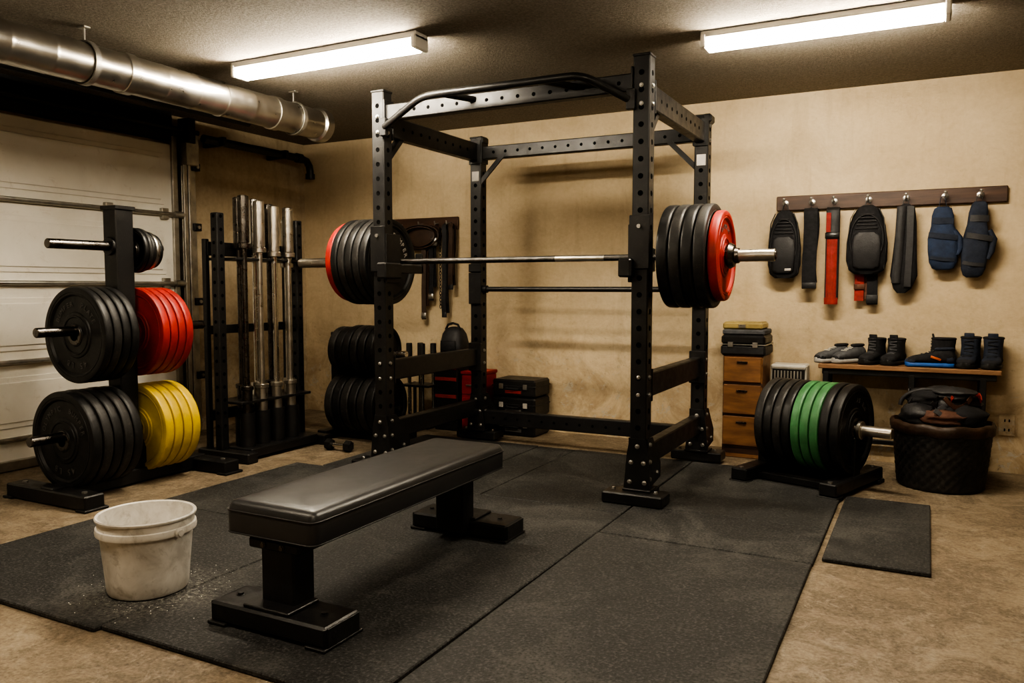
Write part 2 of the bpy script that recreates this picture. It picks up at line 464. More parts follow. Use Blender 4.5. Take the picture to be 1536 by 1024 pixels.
# mats
def rmat(x0,x1,y0,y1,rz=0,dz=0,g=.007):
    cx,cy=(x0+x1)/2,(y0+y1)/2; t=MZ+dz
    b=B(); b.box((0,0,t/2),(x1-x0-g,y1-y0-g,t),mat_mat,bv=.004); o=b.obj("rubber_floor_mat"); o.location=(cx,cy,0.0005); o.rotation_euler=(0,0,rz)
rmat(-3.13,-2.11,1.44,2.46); rmat(-3.13,-2.11,2.46,3.40,0,-.002)
rmat(-2.11,-1.15,1.46,3.26,rad(-.2),0)
rmat(-1.15,-.33,1.46,2.97,rad(.2),-.001)
rmat(-1.15,-.33,2.97,3.42,0,.0)
rmat(-2.11,-1.86,3.26,4.44,0,-.002); rmat(-1.86,-1.15,3.26,4.44,0,0); rmat(-1.15,-.33,3.42,4.44,0,-.001)
rmat(-2.95,-2.11,3.40,4.44)
rmat(-.315,.045,3.05,4.03)

# ------------------------------------------------------------------ power rack
FX=(-2.59,-1.15); FY=3.5; RX=(-2.575,-1.135); RY=4.5; w=.077; z0=MZ+.001
rk=E("power_rack",(-1.87,4.0,0))
b=B()
for x in FX: b.box((x,FY,(z0+2.02)/2),(w,w,2.02-z0),black_steel,bv=.005)
for x in RX: b.box((x,RY,(z0+1.94)/2),(w,w,1.94-z0),black_steel,bv=.005)
for i in (0,1):
    x=(FX[i]+RX[i])/2
    for z,h in ((1.85,.11),(.55,.11),(.225,.10)):
        b.box((x,(FY+RY)/2,z),(.055,RY-FY-w,h),black_steel,bv=.005)
xc=sum(FX)/2; Lx=FX[1]-FX[0]-w
b.box((xc,FY,1.91),(Lx,.055,.08),black_steel,bv=.005)
b.box((xc+.015,RY,1.845),(Lx,.055,.08),black_steel,bv=.005)
b.box((xc+.015,RY,.16),(Lx,.06,.09),black_steel,bv=.005)
for x in FX: b.box((x,FY,2.022),(w+.006,w+.006,.012),black_steel)
for x in RX: b.box((x,RY,1.942),(w+.006,w+.006,.012),black_steel)
for x in RX: b.box((x+.03,RY+.0,1.925),(.05,.09,.05),black_steel,bv=.012)
def footy(y): return y-.045 if y==FY else y+.02
for (x,y,sx) in ((FX[0],FY,-1),(FX[1],FY,1),(RX[0],RY,-1),(RX[1],RY,1)):
    fy=footy(y)
    b.box((x-.005,fy,z0+.026),(.285,.13,.052),black_steel,bv=.006)
    b.box((x,y+.09,z0+.02),(.09,.14,.04),black_steel,bv=.005)
    b.box((x,y+.0,z0+.058),(.13,.12,.010),black_steel)
    yy=y-w/2-.005
    b.prism([(x-.064,yy,.075),(x+.064,yy,.075),(x+.050,yy,.24),(x+.036,yy,.31),(x-.036,yy,.31),(x-.050,yy,.24)],(0,.008,0),black_steel)
    xx=x+w/2+.0005
    b.prism([(xx,y-.03,.07),(xx,y+.17,.10),(xx,y+.17,.17),(xx,y+.04,.31),(xx,y-.03,.31)],(.007,0,0),black_steel)
    xx=x-w/2-.0075
    b.prism([(xx,y-.03,.07),(xx,y+.04,.07),(xx,y+.04,.31),(xx,y-.03,.31)],(.007,0,0),black_steel)
for i in (0,1):
    for (px,py_,s) in ((FX[i],FY,1),(RX[i],RY,-1)):
        for z,h in ((1.85,.15),(.55,.15)):
            b.box((px,py_+s*(w/2+.005),z),(.085,.01,h),black_steel)
for i,s in ((0,1),(1,-1)): b.box((FX[i]+s*(w/2+.005),FY,1.91),(.01,.085,.13),black_steel)
for z in (1.845,.16):
    for i,s in ((0,1),(1,-1)): b.box((RX[i]+s*(w/2+.005),RY,z),(.01,.085,.13),black_steel)
for i,s in ((0,1),(1,-1)):
    x=RX[i]+s*w/2
    b.prism([(x,RY-.03,1.65),(x,RY-.03,1.69),(x+s*.13,RY-.03,1.82),(x+s*.17,RY-.03,1.82)],(0,.012,0),black_steel)
for i in (0,1):
    x=FX[i]
    b.prism([(x-.02,FY+w/2,1.66),(x-.02,FY+w/2,1.70),(x-.02,FY+w/2+.1,1.80),(x-.02,FY+w/2+.14,1.80)],(.04,0,0),black_steel)
b.obj("frame",rk)
b=B()
def hole(p,n,r=.0105):
    n=Vector(n); p=Vector(p); b.lathe(p-n*.002,n,[(r*.2,.0022),(r,.0026),(r*1.12,.0032),(r*1.2,.002)],hole_mat,14)
for x in FX:
    z=.36
    while z<1.98:
        hole((x,FY-w/2,z),(0,-1,0)); hole((x+w/2,FY,z),(1,0,0)); hole((x-w/2,FY,z),(-1,0,0)); z+=.0755
for x in RX:
    z=.36
    while z<1.9:
        hole((x,RY-w/2,z),(0,-1,0)); hole((x+w/2,RY,z),(1,0,0)); hole((x-w/2,RY,z),(-1,0,0)); z+=.0755
x=FX[0]+.14
while x<FX[1]-.1:
    hole((x,FY-.0275,1.91),(0,-1,0),.008); hole((x,RY-.0275,1.845),(0,-1,0),.008)
    if abs(x-xc)<.68: hole((x,RY-.03,.16),(0,-1,0),.007)
    x+=.085
for i in (0,1):
    x=(FX[i]+RX[i])/2; y=FY+.15
    while y<RY-.1:
        for sx in (-1,1): hole((x+sx*.0275,y,1.85),(sx,0,0),.008)
        y+=.085
b.obj("post_holes",rk)
b=B()
def bolth(p,n,r=.009):
    p=Vector(p); n=Vector(n); b.lathe(p,n,[(r*1.3,-.001),(r*1.3,.0015),(r,.002),(r,.007),(r*.7,.009)],bolt,8)
for (x,y) in ((FX[0],FY),(FX[1],FY),(RX[0],RY),(RX[1],RY)):
    yy=y-w/2-.005
    for dx,z in ((-.035,.11),(.035,.11),(-.03,.20),(.03,.20),(0,.275)): bolth((x+dx,yy,z),(0,-1,0))
    xx=x+w/2+.0075
    for dy,z in ((0,.12),(.0,.28),(.11,.13),(0,.2)): bolth((xx,y+dy,z),(1,0,0))
    for sx in (-.11,.09): bolth((x+sx,footy(y),z0+.053),(0,0,1),.008)
    H=1.85
    for z in (.51,.59,H-.04,H+.04):
        bolth((x+w/2,y,z),(1,0,0)); bolth((x,y-w/2,z),(0,-1,0),.008)
b.obj("bolts",rk)
b=B(); 
for x in RX: b.box((x+.001,RY-w/2-.001,1.70),(.05,.003,.06),letterw,bv=.0005)
b.obj("spec_labels",rk)
b=B(); zb=1.93
def arc(p0,p1,p2,n=6):
    p0,p1,p2=map(Vector,(p0,p1,p2)); return [(1-t)**2*p0+2*t*(1-t)*p1+t*t*p2 for t in [i/n for i in range(n+1)]]
A=Vector((-2.535,3.45,1.83)); Bp=Vector((-2.22,3.33,zb)); C=Vector((-1.38,3.33,zb)); D=Vector((-1.205,3.45,1.83))
pts=[A]+arc(Bp+(A-Bp)*.2,Bp,Bp+Vector((.08,0,0)))+arc(C-Vector((.06,0,0)),C,C+(D-C)*.3)+[D]
b.tube(pts,.0175,black_steel,16)
for x in (-2.06,-1.52):
    b.cyl((x-.06,3.33,zb),(x+.05,FY-.02,1.92),.016,black_steel,14)
b.box((-2.545,3.455,1.83),(.04,.03,.09),black_steel); b.box((-1.195,3.455,1.83),(.04,.03,.09),black_steel)
b.obj("pull_up_bar",rk)
b=B()
b.cyl((RX[0]+w/2,RY-.01,.985),(RX[1]-w/2,RY-.01,.985),.016,black_steel,18)
for x,s in ((RX[0],1),(RX[1],-1)):
    b.box((x,RY-.045,.99),(.09,.02,.20),black_steel,bv=.004)
    b.cyl((x+s*.038,RY-.01,.985),(x+s*.07,RY-.01,.985),.024,black_steel,18)
    b.box((x,RY-.045,.55),(.092,.025,.18),black_steel,bv=.004)
    b.box((x,RY-.045,1.12),(.088,.02,.05),black_steel)
b.obj("rear_cross_bar",rk)
BY=3.68; BZ=1.14
b=B()
for x,s in ((FX[0],1),(FX[1],-1)):
    b.box((x,FY-w/2-.006,BZ+.06),(.094,.012,.24),black_steel,bv=.003)
    b.box((x+s*(w/2+.008),FY+.02,BZ+.01),(.014,.13,.26),black_steel,bv=.003)
    b.box((x+s*(w/2+.015),FY-.02,BZ-.055),(.06,.15,.085),black_steel,bv=.008)
    b.box((x+s*(w/2+.010),FY+.16,BZ-.045),(.045,.24,.045),black_steel,bv=.004)
    b.box((x+s*(w/2+.010),FY+.27,BZ-.01),(.045,.02,.11),black_steel,bv=.004)
    b.box((x+s*(w/2+.010),FY+.175,BZ-.0205),(.04,.17,.008),letter,bv=.001)
    b.cyl((x,FY-w/2-.012,BZ+.13),(x,FY-w/2-.022,BZ+.13),.009,bolt,14)
b.obj("j_cups",rk)

# ------------------------------------------------------------------ barbell on rack
bb=E("loaded_barbell",(-1.87,BY,BZ))
b=B()
b.cyl((-2.66,BY,BZ),(-1.08,BY,BZ),.0155,barsteel,20)
b.cyl((-1.66,BY,BZ),(-1.40,BY,BZ),.0160,satin,20); b.cyl((-2.38,BY,BZ),(-2.24,BY,BZ),.0160,barsteel,20)
for a,e in ((-2.64,-3.33),(-1.10,-.60)):
    s=1 if e>a else -1
    b.cyl((a,BY,BZ),(a+s*.02,BY,BZ),.036,chrome,28,bv=.003)
    b.cyl((a,BY,BZ),(e,BY,BZ),.0275,satin,28,bv=.002)
    b.cyl((e,BY,BZ),(e+s*.004,BY,BZ),.020,darksteel,24)
b.obj("bar",bb)
b=B(); x=-1.075
for i in range(4): plate(b,(x,BY,BZ),(1,0,0),.238,.052,rub2 if i%2 else rub); x+=.055
plate(b,(x,BY,BZ),(1,0,0),.205,.045,redr); b.glyphs("OLYMPIC",(x+.036,BY,BZ),(1,0,0),.132,.030,letter,90); x+=.048
b.lathe((x,BY,BZ),(1,0,0),[(.0275,0),(.055,.002),(.06,.01),(.05,.03),(.036,.034),(.034,.05),(.0275,.05)],darksteel,28,closed=True)
x=-2.665
for i in range(5): plate(b,(x,BY,BZ),(-1,0,0),.240,.046,rub if i%2==0 else rub2); x-=.049
plate(b,(x,BY,BZ),(-1,0,0),.225,.045,redr); x-=.048
b.lathe((x,BY,BZ),(-1,0,0),[(.0275,0),(.05,.002),(.05,.02),(.034,.03),(.0275,.03)],chrome,28,closed=True)
b.glyphs("BUMPER",(-2.665-.010,BY,BZ),(1,0,0),.155,.040,letterw,45)
b.obj("plates",bb)

# ------------------------------------------------------------------ flat bench
bn=E("weight_bench",(-1.62,2.15,0))
b=B(); x0,x1,y0,y1=-1.780,-1.448,1.632,2.735; cx=(x0+x1)/2; cy=(y0+y1)/2
hx=(x1-x0)/2; hy=(y1-y0)/2
def rr(h_x,h_y,r,z,n=7):
    out=[]
    for qx,qy,a0 in ((1,1,0),(-1,1,90),(-1,-1,180),(1,-1,270)):
        for i in range(n):
            a=rad(a0+90*i/(n-1)); out.append(Vector((cx+qx*(h_x-r)+r*math.cos(a),cy+qy*(h_y-r)+r*math.sin(a),z)))
    return out
secs=[(-.012,.290),(-.002,.294),(.0,.302),(0.002,.345),(0,.362),(-.005,.376),(-.012,.385),(-.028,.390),(-.06,.392),(-.12,.3925)]
mi=b.mi(vinyl); R=[[b.bm.verts.new(p) for p in rr(hx+d,hy+d,.028+max(d,-.015),z)] for d,z in secs]
for a_,b_ in zip(R,R[1:]):
    n=len(a_)
    for i in range(n): b.face([a_[i],a_[(i+1)%n],b_[(i+1)%n],b_[i]],mi)
b.face(R[0][::-1],mi); b.face(R[-1],mi)
b.tube([p for p in rr(hx+.002,hy+.002,.028,.362)],.0022,vinyl,8,closed=True)
b.tube([p for p in rr(hx+.001,hy+.001,.028,.298)],.0022,vinyl,8,closed=True)
b.obj("pad",bn,sharp=50)
b=B(); fx=cx-.02
b.box((fx,cy,.264),(.10,1.0,.04),black_steel,bv=.005)
b.box((cx,cy,.288),(.26,1.02,.008),black_steel)
for yy in (1.73,2.66):
    b.box((fx,yy,.160),(.125,.09,.24),black_steel,bv=.006)
    b.box((fx,yy,.262),(.19,.12,.03),black_steel,bv=.005)
for yy in (1.70,2.74):
    b.box((fx+.01,yy-.0,MZ+.037),(.43,.15,.060),black_steel,bv=.007)
    for sx in (-1,1):
        b.box((fx+.01+sx*.185,yy,MZ+.006),(.07,.17,.010),rub)
        b.box((fx+.01+sx*.217,yy,MZ+.037),(.006,.135,.054),rub,bv=.002)
    b.box((fx,yy-.0,MZ+.072),(.17,.13,.010),black_steel)
b.obj("frame",bn)
b=B()
for yy in (1.73,2.66):
    for dx in (-.035,.035): b.lathe((fx+dx,yy-.0605,.262),(0,-1,0),[(.009,0),(.009,.002),(.007,.003),(.007,.006)],darksteel,8)
for yy in (1.70,2.74):
    for dx in (-.16,.16): b.lathe((fx+dx,yy,MZ+.066),(0,0,1),[(.013,0),(.013,.002),(.009,.003),(.009,.008)],black_steel,10)
b.obj("bolts",bn)

# ------------------------------------------------------------------ chalk bucket
ck=E("chalk_bucket",(BK[0],BK[1],MZ+.001)); bx,by=BK; zb=MZ+.001
b=B()
pr=[(.0,0),(.112,0),(.120,.004),(.124,.012),(.127,.05),(.139,.180),(.141,.195),(.152,.197),(.153,.205),(.151,.217),(.146,.219),(.146,.240),(.152,.243),(.153,.249),(.150,.253),(.143,.250),(.138,.20),(.124,.05),(.118,.02),(.0,.018)]
b.lathe((bx,by,zb),(0,0,1),pr,bucket_pl,72)
b.obj("pail",ck)
b=B()
b.lathe((bx,by,zb+.12),(0,0,1),[(.129,0),(.112,.012),(.08,.02),(.04,.035),(0,.03)],chalkm,32,fn=lambda r,h,t,j:(r+(.002*math.sin(5*t) if j else 0),h+.010*math.sin(3*t+j)+.006*math.sin(7*t+2*j)))
for a in range(10):
    t=a*.68+.4; b.box((bx+.07*math.cos(t),by+.07*math.sin(t),zb+.155),(.05,.045,.03),chalkm,(random.uniform(-25,25),random.uniform(-25,25),random.uniform(0,90)),.006)
b.obj("chalk",ck)
b=B()
for sgn in (-1,1):
    b.lathe((bx+sgn*.150,by,zb+.205),(sgn,0,0),[(.016,0),(.016,.006),(.010,.008),(.010,.012)],bucket_pl,18)
b.obj("handle_ears",ck)
b=B()
for i in range(90):
    a=random.uniform(0,2*math.pi); r=.14+abs(random.gauss(0,.07)); s_=random.uniform(.0012,.0033)
    x=bx+.03+r*math.cos(a); y=by+r*math.sin(a)
    if y<1.47 or abs(x+2.11)<.01: continue
    b.box((x,y,MZ+.0012+s_*.25),(s_,s_*.9,s_*.5),chalkm,(0,0,random.uniform(0,90)),.0003)
b.obj("chalk_crumbs",origin=(bx,by,MZ))

# ------------------------------------------------------------------ plate tree (left)
pt=E("plate_tree",(-3.6,2.67,0)); X=-3.6; Y=2.67
b=B()
b.box((X,Y,.73),(.10,.10,1.31),black_steel,bv=.006)
b.box((X,Y,1.39),(.115,.115,.02),black_steel)
b.box((X+.03,Y,.045),(.09,.88,.07),black_steel,bv=.006)
for yy in (2.27,3.07):
    b.box((X+.03,yy,.038),(.58,.10,.066),black_steel,bv=.006)
    for sx in (-1,1):
        b.box((X+.03+sx*.27,yy,.006),(.07,.12,.012),rub); b.cyl((X+.03+sx*.22,yy,.07),(X+.03+sx*.22,yy,.078),.012,bolt,8)
for sx in (-.055,.05): b.prism([(X+sx,Y-.16,.08),(X+sx,Y-.05,.24),(X+sx,Y+.05,.24),(X+sx,Y+.16,.08)],(.006,0,0),black_steel)
b.obj("frame",pt)
b=B()
for z,ya,yb in ((.295,2.18,3.08),(.79,2.23,3.18),(1.20,2.30,2.92)):
    for s,e in ((-1,ya),(1,yb)):
        b.cyl((X,Y+s*.0475,z),(X,e,z),.0235,darksteel,24,bv=.003)
        b.cyl((X,Y+s*.0475,z),(X,Y+s*.062,z),.045,black_steel,24,bv=.003)
b.obj("pegs",pt)
b=B()
y=2.60
for i in range(5): plate(b,(X,y,.275),(0,-1,0),.234+.002*(i%2),.050,rub2 if i in(1,3) else rub,seg=72); y-=.054
b.glyphs("OLYMPIC  BUMPER",(X,y+.054-.040,.275),(0,-1,0),.152,.034,letter,90)
b.glyphs("45 LB",(X,y+.054-.040,.275),(0,-1,0),.152,.040,letter,-90)
y=2.60
for i in range(4): plate(b,(X,y,.77),(0,-1,0),.232,.044,rub if i!=2 else rub2,seg=72); y-=.047
b.glyphs("BUMPER  PLATE",(X,y+.047-.034,.77),(0,-1,0),.150,.034,letter,90)
b.glyphs("45 LB",(X,y+.047-.034,.77),(0,-1,0),.150,.040,letter,-90)
y=2.735
for i in range(4): plate(b,(X,y,.275),(0,1,0),.226,.052,yelr); y+=.056
y=2.735
for i in range(4): plate(b,(X,y,.77),(0,1,0),.226,.045,redr); y+=.048
y=2.735
for i,(rr_,m_) in enumerate(((.115,rub),(.115,rub2),(.105,rub),(.10,satin),(.09,rub))): plate(b,(X,y,1.185),(0,1,0),rr_,.024,m_); y+=.026
b.obj("plates",pt)

# ------------------------------------------------------------------ barbell holder
bh=E("barbell_holder",(-3.55,3.62,0)); hy0,hy1=3.30,3.94
b=B()
for yy in (hy0,hy1):
    b.box((-3.60,yy,.72),(.055,.055,1.40),black_steel,bv=.005)
    b.box((-3.56,yy,.03),(.40,.08,.06),black_steel,bv=.006)
    b.box((-3.70,yy,.65),(.03,.03,1.25),black_steel)
ym=(hy0+hy1)/2; yl=hy1-hy0
b.box((-3.70,ym,.25),(.04,yl,.06),black_steel); b.box((-3.70,ym,1.22),(.04,yl,.08),black_steel); b.box((-3.70,ym,.75),(.04,yl,.05),black_steel)
b.box((-3.54,ym,.045),(.26,yl-.08,.05),black_steel,bv=.005)
b.box((-3.60,ym,1.16),(.22,yl-.06,.016),black_steel); b.box((-3.58,ym,.33),(.22,yl-.06,.016),black_steel)
cups=[(-3.50,3.40),(-3.50,3.52),(-3.50,3.64),(-3.50,3.76),(-3.60,3.46),(-3.60,3.58),(-3.60,3.70),(-3.58,3.83)]
for (x,y) in cups:
    b.lathe((x,y,.07),(0,0,1),[(.044,0),(.044,.20),(.037,.20),(.037,.0)],black_steel,24,closed=True)
for yy in (hy0,hy1):
    z=.2
    while z<1.4: b.cyl((-3.5725,yy,z),(-3.571,yy,z),.010,hole_mat,12); b.cyl((-3.60,yy-.0275,z),(-3.60,yy-.029,z),.010,hole_mat,12); z+=.075
b.obj("frame",bh)
for i,(x,y) in enumerate(cups):
    b=B(); top=1.52-(.0,.02,.04,.04,.00,.0,.02,.1)[i]; ms=(darksteel,satin,satin,satin,darksteel,chrome,darksteel,satin)[i]
    b.cyl((x,y,.075),(x,y,.40),.030,ms,24,bv=.002); b.cyl((x,y,.40),(x,y,.425),.038,ms,24,bv=.003)
    b.cyl((x,y,.42),(x,y,top-.28),.0165,ms if i!=2 else chrome,18); b.cyl((x,y,top-.30),(x,y,top-.27),.039,ms,24,bv=.003)
    b.cyl((x,y,top-.27),(x,y,top),.032,ms,24,bv=.003); b.cyl((x,y,top),(x,y,top+.003),.022,darksteel,20)
    b.obj("barbell_%d"%(i+1),bh)

# ------------------------------------------------------------------ plate rack at the back left
pr2=E("plate_rack",(-3.2,4.21,0)); Y=4.21
b=B()
b.box((-3.50,Y,.36),(.06,.07,.68),black_steel,bv=.005)
b.box((-3.25,Y,.03),(.56,.08,.06),black_steel,bv=.005)
for x in (-3.50,-3.02): b.box((x,Y,.03),(.08,.34,.058),black_steel,bv=.005)
b.obj("frame",pr2)
b=B(); b.cyl((-3.47,Y,.57),(-2.94,Y,.57),.022,chrome,20,bv=.003); b.cyl((-3.47,Y,.215),(-2.98,Y,.215),.022,darksteel,20,bv=.003); b.obj("pegs",pr2)
b=B(); x=-3.46
for i in range(6): plate(b,(x,Y,.235),(1,0,0),.196,.060,rub if i%2 else rub2,seg=44); x+=.066
x=-3.46
for i in range(6): plate(b,(x,Y,.585),(1,0,0),.165-(.012 if i<2 else 0),.055,rub2 if i%3==0 else rub,seg=44); x+=.063
b.obj("plates",pr2)

# ------------------------------------------------------------------ plate rack right (green)
pr3=E("plate_rack",(-.49,4.27,0),rotz=rad(-18),local=True)
b=B()
for x in (-.26,.20):
    b.box((x,0,.052),(.085,.56,.06),black_steel,bv=.006)
    for sy in (-1,1): b.box((x,sy*.25,.011),(.10,.07,.02),rub); b.cyl((x,sy*.25,.08),(x,sy*.25,.088),.012,bolt,8)
    b.box((x,0,.17),(.05,.07,.20),black_steel,bv=.004)
for y in (-.13,.13): b.box((-.03,y,.036),(.42,.05,.035),black_steel,bv=.004)
b.obj("frame",pr3)
b=B(); b.cyl((-.28,0,.305),(.385,0,.305),.0265,satin,24,bv=.003); b.cyl((.225,0,.305),(.245,0,.305),.045,satin,24,bv=.003); b.obj("peg",pr3)
b=B(); x=-.215
seq=[rub2,rub,rub2,rub,grnr,grnr,grnr,rub]
for i,m_ in enumerate(seq): plate(b,(x,0,.305),(1,0,0),.222 if i<7 else .225,.045,m_); x+=.0480
plate(b,(x,0,.305),(1,0,0),.222,.048,rub); b.glyphs("25 KG",(x+.038,0,.305),(1,0,0),.145,.034,letter,60)
b.obj("plates",pr3)

# ------------------------------------------------------------------ cabinet stack
cb=E("storage_cabinet",(-.93,4.85,0)); cx=-.94; cy=4.855
b=B()
b.box((cx,cy,.30),(.225,.25,.60),wood_cab,bv=.004)
for z,h in ((.52,.145),(.345,.17),(.16,.17)):
    b.box((cx,cy-.130,z),(.212,.018,h),wood_cab,bv=.003)
    b.box((cx+.0,cy-.142,z+h*.30),(.06,.012,.010),darksteel,bv=.002)
b.box((cx,cy-.123,.432),(.225,.006,.02),wood_dark,bv=.001); b.box((cx,cy-.123,.252),(.225,.006,.02),wood_dark,bv=.001); b.box((cx,cy-.123,.05),(.225,.006,.05),wood_dark,bv=.001)
b.obj("body",cb)
b=B()
b.box((cx,cy-.01,.632),(.255,.26,.062),fab_black2,bv=.012); b.box((cx,cy-.01,.693),(.25,.255,.055),black_steel,bv=.014)
b.box((cx,cy-.01,.665),(.258,.263,.006),bolt,bv=.002)
for sx in (-.07,.07): b.box((cx+sx,cy-.141,.665),(.03,.01,.03),bolt,bv=.002)
b.box((cx,cy-.01,.737),(.24,.24,.03),fab_grey,bv=.008)
b.obj("black_case",cb)
b=B(); b.box((cx-.01,cy-.01,.772),(.225,.21,.038),gold,bv=.010); b.box((cx-.01,cy-.01,.7925),(.205,.19,.006),gold,bv=.002); b.box((cx-.01,cy-.118,.772),(.04,.008,.02),bolt); b.obj("gold_case",cb)
b=B(); hx_,hy_=-.70,4.90
b.box((hx_,hy_,.275),(.20,.14,.55),white_pl,bv=.008)
for i in range(9): b.box((hx_-.075+i*.018,hy_-.073,.465),(.008,.006,.10),galv2,bv=.001)
b.box((hx_,hy_-.071,.465),(.18,.003,.12),black_steel,bv=.001)
b.box((hx_,hy_-.074,.53),(.19,.006,.012),galv2); b.box((hx_,hy_-.074,.40),(.19,.006,.012),galv2)
b.box((hx_+.0,hy_-.072,.2),(.12,.004,.18),galv2,bv=.002)
b.obj("space_heater",origin=(hx_,hy_,0))

# ------------------------------------------------------------------ shoe bench
sb=E("shoe_bench",(-.08,4.86,0)); BT=.572
b=B(); b.box((-.09,4.865,BT-.013),(.88,.245,.026),wood_mid,bv=.004); b.obj("wood_top",sb)
b=B(); zt=BT-.042
b.box((-.09,4.77,zt),(.84,.025,.03),black_steel); b.box((-.09,4.96,zt),(.84,.025,.03),black_steel)
for x in (-.49,-.06,.27):
    b.box((x,4.77,.265),(.03,.03,.53),black_steel); b.box((x,4.96,.265),(.03,.03,.53),black_steel); b.box((x,4.865,zt),(.03,.2,.03),black_steel)
    b.box((x,4.865,.12),(.025,.18,.025),black_steel)
b.box((-.09,4.96,.12),(.80,.025,.025),black_steel)
b.obj("steel_frame",sb)

def shoe(name,x,y,z,rz,L,W,Ht,up,sole,accent=None,boot=False,lace=white_pl,two=None):
    """toe points along local +x"""
    e=E(name,(x,y,z),rad(rz),local=True)
    two=two or up
    b=B()
    so=[(0,.30,.0),(.04,.40,.0),(.15,.44,0),(.4,.40,0),(.6,.46,0),(.8,.50,0),(.93,.38,.0),(1,.14,.006)]
    b.loft([(t*L-L/2,a*W,.012+.002*(t>.9),0,.013+zz) for t,a,zz in so],sole,24,3.5,'x')
    b.obj("sole",e,sharp=60)
    b=B()
    lowH=.075 if boot else Ht
    tp=[(0.0,.20,.55),(.03,.33,.80),(.12,.39,1.0),(.25,.38,.97),(.38,.37,.84),(.52,.39,.70),(.68,.43,.58),(.82,.43,.50),(.92,.34,.38),(.985,.16,.2)]
    b.loft([(t*L-L/2,a*W,h*lowH/2,0,.018+h*lowH/2) for t,a,h in tp],up,28,2.3,'x')
    b.loft([(.80*L-L/2,.445*W,.020,0,.033),(.90*L-L/2,.38*W,.018,0,.031),(.99*L-L/2,.18*W,.012,0,.028)],two,20,2.6,'x')
    b.loft([(-.01*L-L/2,.24*W,.02,0,.038),(.05*L-L/2,.40*W,.024,0,.042),(.16*L-L/2,.43*W,.022,0,.040)],two,20,2.6,'x')
    if boot:
        xc0=-L/2+.27*L
        b.loft([(.03,.26*L,.42*W,xc0+.02*L,0),(.06,.26*L,.43*W,xc0+.02*L,0),(.085,.25*L,.42*W,xc0,0),(.11,.24*L,.41*W,xc0-.01*L,0),(Ht,.25*L,.44*W,xc0-.015*L,.0),(Ht+.012,.245*L,.43*W,xc0-.015*L,0)],up,28,2.5,'z')
    b.obj("upper",e,sharp=60)
    b=B()
    if boot:
        ox,oz,ra,rb=-L/2+.255*L,Ht+.012,.215*L,.38*W
        b.tube([(ox+(ra+.004)*math.cos(t),(rb+.004)*math.sin(t),oz) for t in [2*math.pi*i/22 for i in range(22)]],.007,two,8,closed=True)
        b.loft([(oz-.03,ra,rb,ox,0),(oz+.002,ra,rb,ox,0)],hole_mat,22,2)
        b.box((ox+ra*.98,0,oz+.004),(.010,.45*W,.045),up,(0,12,0),.004)
        for i in range(4):
            hh=.075+(Ht-.07)*(i+.5)/4; b.box((ox+.255*L,0,hh),(.006,.42*W,.006),lace,(8 if i%2 else -8,0,0),.001)
        for i in range(2): b.box((L*(.60+.08*i)-L/2,0,.018+lowH*(.64-.07*i)),(.007,.42*W,.004),lace,(0,12,10 if i else -10),.001)
    else:
        o=(-L/2+.20*L,0,.018+Ht*.985)
        b.tube([(o[0]+.17*L*math.cos(t),.27*W*math.sin(t),o[2]-.02*Ht*math.cos(t)-(.003)) for t in [2*math.pi*i/18 for i in range(18)]],.007,two,8,closed=True)
        b.loft([(o[2]-.03,.15*L,.24*W,o[0],0),(o[2]+.001,.15*L,.24*W,o[0],0)],hole_mat,18,2)
        for i in range(4):
            t=.42+i*.075; hh=(.83-(t-.38)*.9)*Ht+.020
            b.box((t*L-L/2,0,hh),(.007,.42*W,.004),lace,(0,14,12 if i%2 else -12),.001)
    if accent:
        for sy in (-1,1): b.box((-.12*L,sy*.40*W,.050),(.22*L,.005,.012),accent,(0,-20,0),.002)
    b.obj("collar_and_laces",e,sharp=60)
ZS=BT+.001
shoe("sneaker",-.472,4.85,ZS,222,.21,.088,.085,fab_grey,sole_w,two=fab_black)
shoe("sneaker",-.385,4.86,ZS,226,.21,.088,.085,fab_grey,sole_w,two=fab_black)
shoe("high_top_shoe",-.262,4.865,ZS,246,.21,.095,.125,fab_black,rub,boot=True,lace=fab_grey)
shoe("high_top_shoe",-.158,4.87,ZS,252,.21,.095,.125,fab_black,rub,boot=True,lace=fab_grey)
shoe("running_shoe",.02,4.80,ZS,184,.235,.080,.085,fab_black,blue_pl,orange,two=fab_dnavy,lace=fab_grey)
shoe("running_shoe",.03,4.905,ZS,182,.235,.085,.135,fab_black,rub,None,boot=True,lace=fab_grey)
shoe("ankle_boot",.203,4.86,ZS,256,.20,.105,.145,fab_dnavy,rub,boot=True,lace=fab_black,two=fab_black)
shoe("ankle_boot",.312,4.86,ZS,262,.20,.105,.145,fab_dnavy,rub,boot=True,lace=fab_black,two=fab_black)

# ------------------------------------------------------------------ basket with gear
wb=E("woven_basket",(.085,4.53,0)); bx,by=.085,4.53
b=B()
prof=[(.190,0)]+[(.195+.026*i/22,.008+.27*i/22) for i in range(23)]
b.lathe((bx,by,0.002),(0,0,1),prof,rub2,112,fn=lambda r,h,t,j:(r+.0045*math.sin(28*t+(math.pi if (j//2)%2 else 0))*(1 if 0<j else 0),h),capends=True)
b.obj("weave",wb,sharp=60)
b=B()
b.lathe((bx,by,.275),(0,0,1),[(.224,0),(.233,.01),(.235,.04),(.229,.055),(.218,.058),(.210,.04),(.210,0)],leather_br,64,closed=True,fn=lambda r,h,t,j:(r+.003*math.sin(17*t)+.002*math.sin(29*t+j),h+.004*math.sin(9*t)))
b.lathe((bx,by,.26),(0,0,1),[(.0,0),(.210,0)],fab_black,48,capends=False)
b.obj("rim_band",wb,sharp=60)
